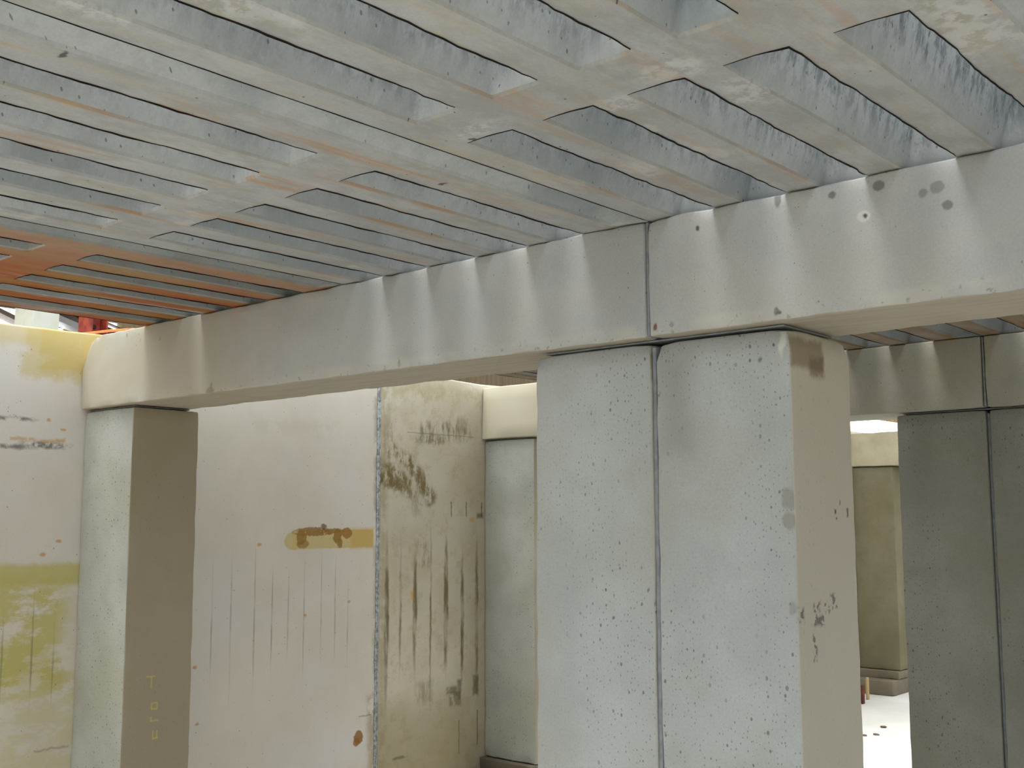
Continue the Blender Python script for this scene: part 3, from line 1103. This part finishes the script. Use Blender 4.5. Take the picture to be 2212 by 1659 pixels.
    def fin(pts, hts, th, nrm):
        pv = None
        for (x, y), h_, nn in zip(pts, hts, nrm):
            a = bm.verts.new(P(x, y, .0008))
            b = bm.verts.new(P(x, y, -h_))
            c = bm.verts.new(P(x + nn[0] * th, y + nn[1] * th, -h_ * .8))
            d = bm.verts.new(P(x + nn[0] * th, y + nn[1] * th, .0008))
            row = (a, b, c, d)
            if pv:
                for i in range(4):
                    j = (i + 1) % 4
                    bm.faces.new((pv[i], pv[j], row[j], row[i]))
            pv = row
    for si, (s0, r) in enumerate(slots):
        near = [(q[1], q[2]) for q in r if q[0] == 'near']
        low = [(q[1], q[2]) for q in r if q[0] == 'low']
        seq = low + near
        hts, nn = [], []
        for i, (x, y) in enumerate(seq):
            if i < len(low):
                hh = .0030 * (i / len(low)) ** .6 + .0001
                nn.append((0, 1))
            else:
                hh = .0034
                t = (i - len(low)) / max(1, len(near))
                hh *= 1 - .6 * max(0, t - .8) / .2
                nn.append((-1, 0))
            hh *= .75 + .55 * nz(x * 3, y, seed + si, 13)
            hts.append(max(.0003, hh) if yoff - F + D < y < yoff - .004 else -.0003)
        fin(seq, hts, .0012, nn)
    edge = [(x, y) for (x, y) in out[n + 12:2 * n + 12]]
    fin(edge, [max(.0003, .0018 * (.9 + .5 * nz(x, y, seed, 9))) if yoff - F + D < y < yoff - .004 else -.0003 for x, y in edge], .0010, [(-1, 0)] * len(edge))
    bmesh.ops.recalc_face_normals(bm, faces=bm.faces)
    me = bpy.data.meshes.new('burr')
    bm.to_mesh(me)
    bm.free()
    b = link('mortar_burr', me, M_BURR_SHADE, root, root.location.copy())
    b['label'] = 'ragged burr along the slot edges, coloured as dark as shade'
    return tag(root, label, 'slatted floor', 'slatted panels resting on the beams')


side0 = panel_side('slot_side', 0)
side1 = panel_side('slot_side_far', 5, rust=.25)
bot0 = panel_bottom('soffit_grey', 0, .25, 0)
bot1 = panel_bottom('soffit_tinted', 0, .5, 6)
bot2 = panel_bottom('soffit_orange', .95, 0, 3)
bot3 = panel_bottom('soffit_brown', 0, .9, 11)
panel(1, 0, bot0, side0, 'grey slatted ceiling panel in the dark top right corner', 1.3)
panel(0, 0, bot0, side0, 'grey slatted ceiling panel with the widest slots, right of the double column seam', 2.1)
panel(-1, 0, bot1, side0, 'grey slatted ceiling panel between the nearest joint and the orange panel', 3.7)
panel(-2, 0, bot2, side1, 'orange-stained slatted ceiling panel nearest the left wall', 4.9)
panel(2, 0, bot0, side0, 'grey slatted ceiling panel beside the top right corner panel', 9.3)
panel(3, 0, bot0, side0, 'grey slatted ceiling panel by the right-hand wall, nearer bay', 10.3)
panel(2, F, bot3, side1, 'brownish slatted panel right of the rear columns', 11.3)
panel(3, F, bot3, side1, 'brownish slatted panel by the right-hand wall, farther bay', 12.3)
panel(1, F, bot3, side1, 'brownish slatted panel behind the front beam, at the right picture edge', 5.3)
panel(0, F, bot3, side1, 'brownish slatted panel behind the front beam, over the right side of the rear seam', 6.1)
panel(-1, F, bot3, side1, 'brownish slatted panel behind the front beam, left of the rear seam', 7.7)
panel(-2, F, bot3, side1, 'dark brown slatted panel glimpsed over the pale beam end', 8.9)

# unseen boards added on top of the orange panel to block light through its slots
for (a, b) in ((-1.995, -1.74), (-1.60, -1.005)):
    o = block('slot_light_blocker', a, b, Y_START + .02, Y_END - .01, T + .001, T + .018, M_WOOD, r=.003, amp=.0005, step=.2)
    tag(o, kind='structure')

# ------------------------------------------------------------------ the hall beyond the wall
o = block('wall_hall', -9.4, -9.2, -4, 34, -.15, 4.0, M_TAN, r=.01, step=1.0)
tag(o, kind='structure')


# underside of the hall roof running along beside the pit
o = block('roof_hall', -9.2, -5.2, -4, 34, 1.75, 1.9, M_TAN, r=.01, step=1.0)
tag(o, kind='structure')


o = block('roof_shade', -5.19, -2.27, 3.9, 34, 1.75, 1.9, M_TAN, r=.01, step=1.0)  # unseen roof piece added to shade the far floor and column
tag(o, kind='structure')


def win(n, y0, y1, z0, z1):
    t = empty('window_%d' % n, P(-9.19, (y0 + y1) / 2, z0))
    tag(t, kind='structure')
    block('window_pane', -9.20, -9.17, y0, y1, z0, z1, M_PANE, t, r=.004, amp=0, step=1.0, chip=0)
    f = .012
    for (a, b, c, d) in ((y0 - f, y1 + f, z1, z1 + f), (y0 - f, y1 + f, z0 - f, z0)):
        block('window_frame', -9.20, -9.15, a, b, c, d, M_FRAME, t, r=.002, amp=0, step=1.0, chip=0)


win(1, 2.3, 2.93, 1.0, 1.34)
win(2, 3.24, 3.36, 1.05, 1.215)
win(3, 3.68, 3.93, 1.262, 1.34)
win(4, 19.0, 27.0, 1.0, 1.53)


def slanted(name, x0, x1, ya, za, yb, zb, h, mat):
    bm = bmesh.new()
    v = []
    for x in (x0, x1):
        for (y, z) in ((ya, za), (yb, zb), (yb, zb + h), (ya, za + h)):
            v.append(bm.verts.new(P(x, y, z)))
    for f in ((3, 2, 1, 0), (4, 5, 6, 7), (0, 1, 5, 4), (1, 2, 6, 5), (2, 3, 7, 6), (3, 0, 4, 7)):
        bm.faces.new([v[i] for i in f])
    bmesh.ops.recalc_face_normals(bm, faces=bm.faces)
    me = bpy.data.meshes.new(name)
    bm.to_mesh(me)
    bm.free()
    return link(name, me, mat, origin=P(x0, yb, zb))


o = slanted('roof_girder', -9.12, -8.95, 2.2, 1.405, 3.05, 1.105, .045, M_ROOFGREY)
tag(o, 'grey-brown sloping girder crossing the bright windows above the left wall', 'girder')
o = slanted('roof_gutter', -9.12, -8.95, 3.0, 1.30, 3.75, 1.10, .06, M_BLUEGREY)
tag(o, 'pale blue-grey sloping trim between concrete pillar and red post', 'trim')
for k in range(3):
    o = slanted('cladding_rib', -9.18, -9.10, 2.9, 1.46 + .045 * k, 4.2, 1.12 + .045 * k, .012, M_ROOFGREY)
    tag(o, 'thin sloping rib on the tan hall cladding', 'rib', 'cladding ribs')

o = block('hall_pillar', -4.72, -4.5, .822, .968, -.14, 1.745, M_PILLAR, r=.006, step=.12)
tag(o, 'grey concrete pillar with cream side standing beyond the left wall', 'pillar')

t = empty('steel_post', P(-3.56, .66, -.14))
block('web', -3.60, -3.56, .626, .694, -.14, 1.2, M_RED, t, r=.001, amp=0, step=.3, chip=0)
block('flange', -3.62, -3.50, .618, .626, -.14, 1.2, M_RED, t, r=.001, amp=0, step=.3, chip=0)
block('flange', -3.62, -3.50, .694, .702, -.14, 1.2, M_RED, t, r=.001, amp=0, step=.3, chip=0)
b = block('hole_block', -3.56, -3.545, .645, .668, .245, .262, M_DARKHOLE, t, r=.001, amp=0, step=.3, chip=0)  # dark block painted for the shaded hole in the post
b['label'] = 'dark block drawn for the hole in the post'
tag(t, 'rusty red steel post beyond the corner of wall and beam', 'post')


def tube(name, pts, r, mat, seg=10):
    bm = bmesh.new()
    prev = None
    for i, p in enumerate(pts):
        d = (pts[min(i + 1, len(pts) - 1)] - pts[max(i - 1, 0)]).normalized()
        u = d.cross(Vector((0, 0, 1))).normalized()
        v = d.cross(u)
        ring = [bm.verts.new(p + (u * math.cos(a) + v * math.sin(a)) * r) for a in [2 * math.pi * k / seg for k in range(seg)]]
        if prev:
            for k in range(seg):
                bm.faces.new((prev[k], prev[(k + 1) % seg], ring[(k + 1) % seg], ring[k]))
        else:
            bm.faces.new(ring)
        prev = ring
    bm.faces.new(prev[::-1])
    bmesh.ops.recalc_face_normals(bm, faces=bm.faces)
    me = bpy.data.meshes.new(name)
    bm.to_mesh(me)
    bm.free()
    return link(name, me, mat, origin=pts[0].copy(), smooth=True)


pp = [P(-2.22, .10, .012), P(-2.26, .115, .030), P(-2.6, .212, .075), P(-3.0, .327, .122), P(-3.5, .47, .185)]
o = tube('orange_pipe', pp, .006, M_ORANGE)
tag(o, 'thin bright orange pipe rising from the beam end past the wall', 'pipe')

# ------------------------------------------------------------------ small things on the floor


def stone(x, y, s, label, mat=M_STONE, name='stone', group=None):
    bm = bmesh.new()
    bmesh.ops.create_icosphere(bm, subdivisions=2, radius=s)
    for v in bm.verts:
        k = 1 + .35 * nz(v.co.x + x * 9, v.co.y, v.co.z, .9 / s)
        v.co = Vector((v.co.x * 1.3 * k, v.co.y * k, max(-.3 * s, v.co.z * .6 * k)))
    me = bpy.data.meshes.new(name)
    bm.to_mesh(me)
    bm.free()
    o = link(name, me, mat, smooth=True)
    o.location = P(x, y, -ZF) + Vector((0, 0, .3 * s))
    return tag(o, label, 'stone', 'small stones on the bright floor')


stone(-1.643, 4.907, .018, 'small dark stone on the pale floor, nearest the rear column')
stone(-1.617, 4.579, .014, 'dark stone on the bright floor, beside the double column edge')
stone(-1.577, 4.65, .016, 'brown stone on the bright floor, between two other stones')


o = block('timber_offcut', -2.175, -2.160, 5.86, 5.885, -ZF, -1.77, M_WOOD, r=.002, amp=.001, step=.05)
tag(o, 'short upright timber offcut at the far footing', 'timber')
o = block('rusty_plate', -2.155, -2.11, 5.66, 5.70, -ZF, -1.80, M_RUST, r=.004, amp=.002, step=.03)
tag(o, 'dark red rusty plate standing near the far footing', 'plate')
bm = bmesh.new()
vs_ = [bm.verts.new(v) for v in [(-.03, 0, 0), (-.012, .012, .008), (.015, .012, .006), (.03, 0, .012), (.012, -.012, .006), (-.014, -.012, .004)]]
bm.faces.new(vs_)
r_ = bmesh.ops.extrude_face_region(bm, geom=bm.faces[:])
for v in r_['geom']:
    if isinstance(v, bmesh.types.BMVert):
        v.co.z += .003
bmesh.ops.recalc_face_normals(bm, faces=bm.faces)
me = bpy.data.meshes.new('leaf')
bm.to_mesh(me)
bm.free()
o = link('dry_leaf', me, M_LEAF)
o.location = P(-2.22, F - .09, -1.818)
tag(o, 'orange dry leaf lying on the footing at the stained wall', 'leaf')
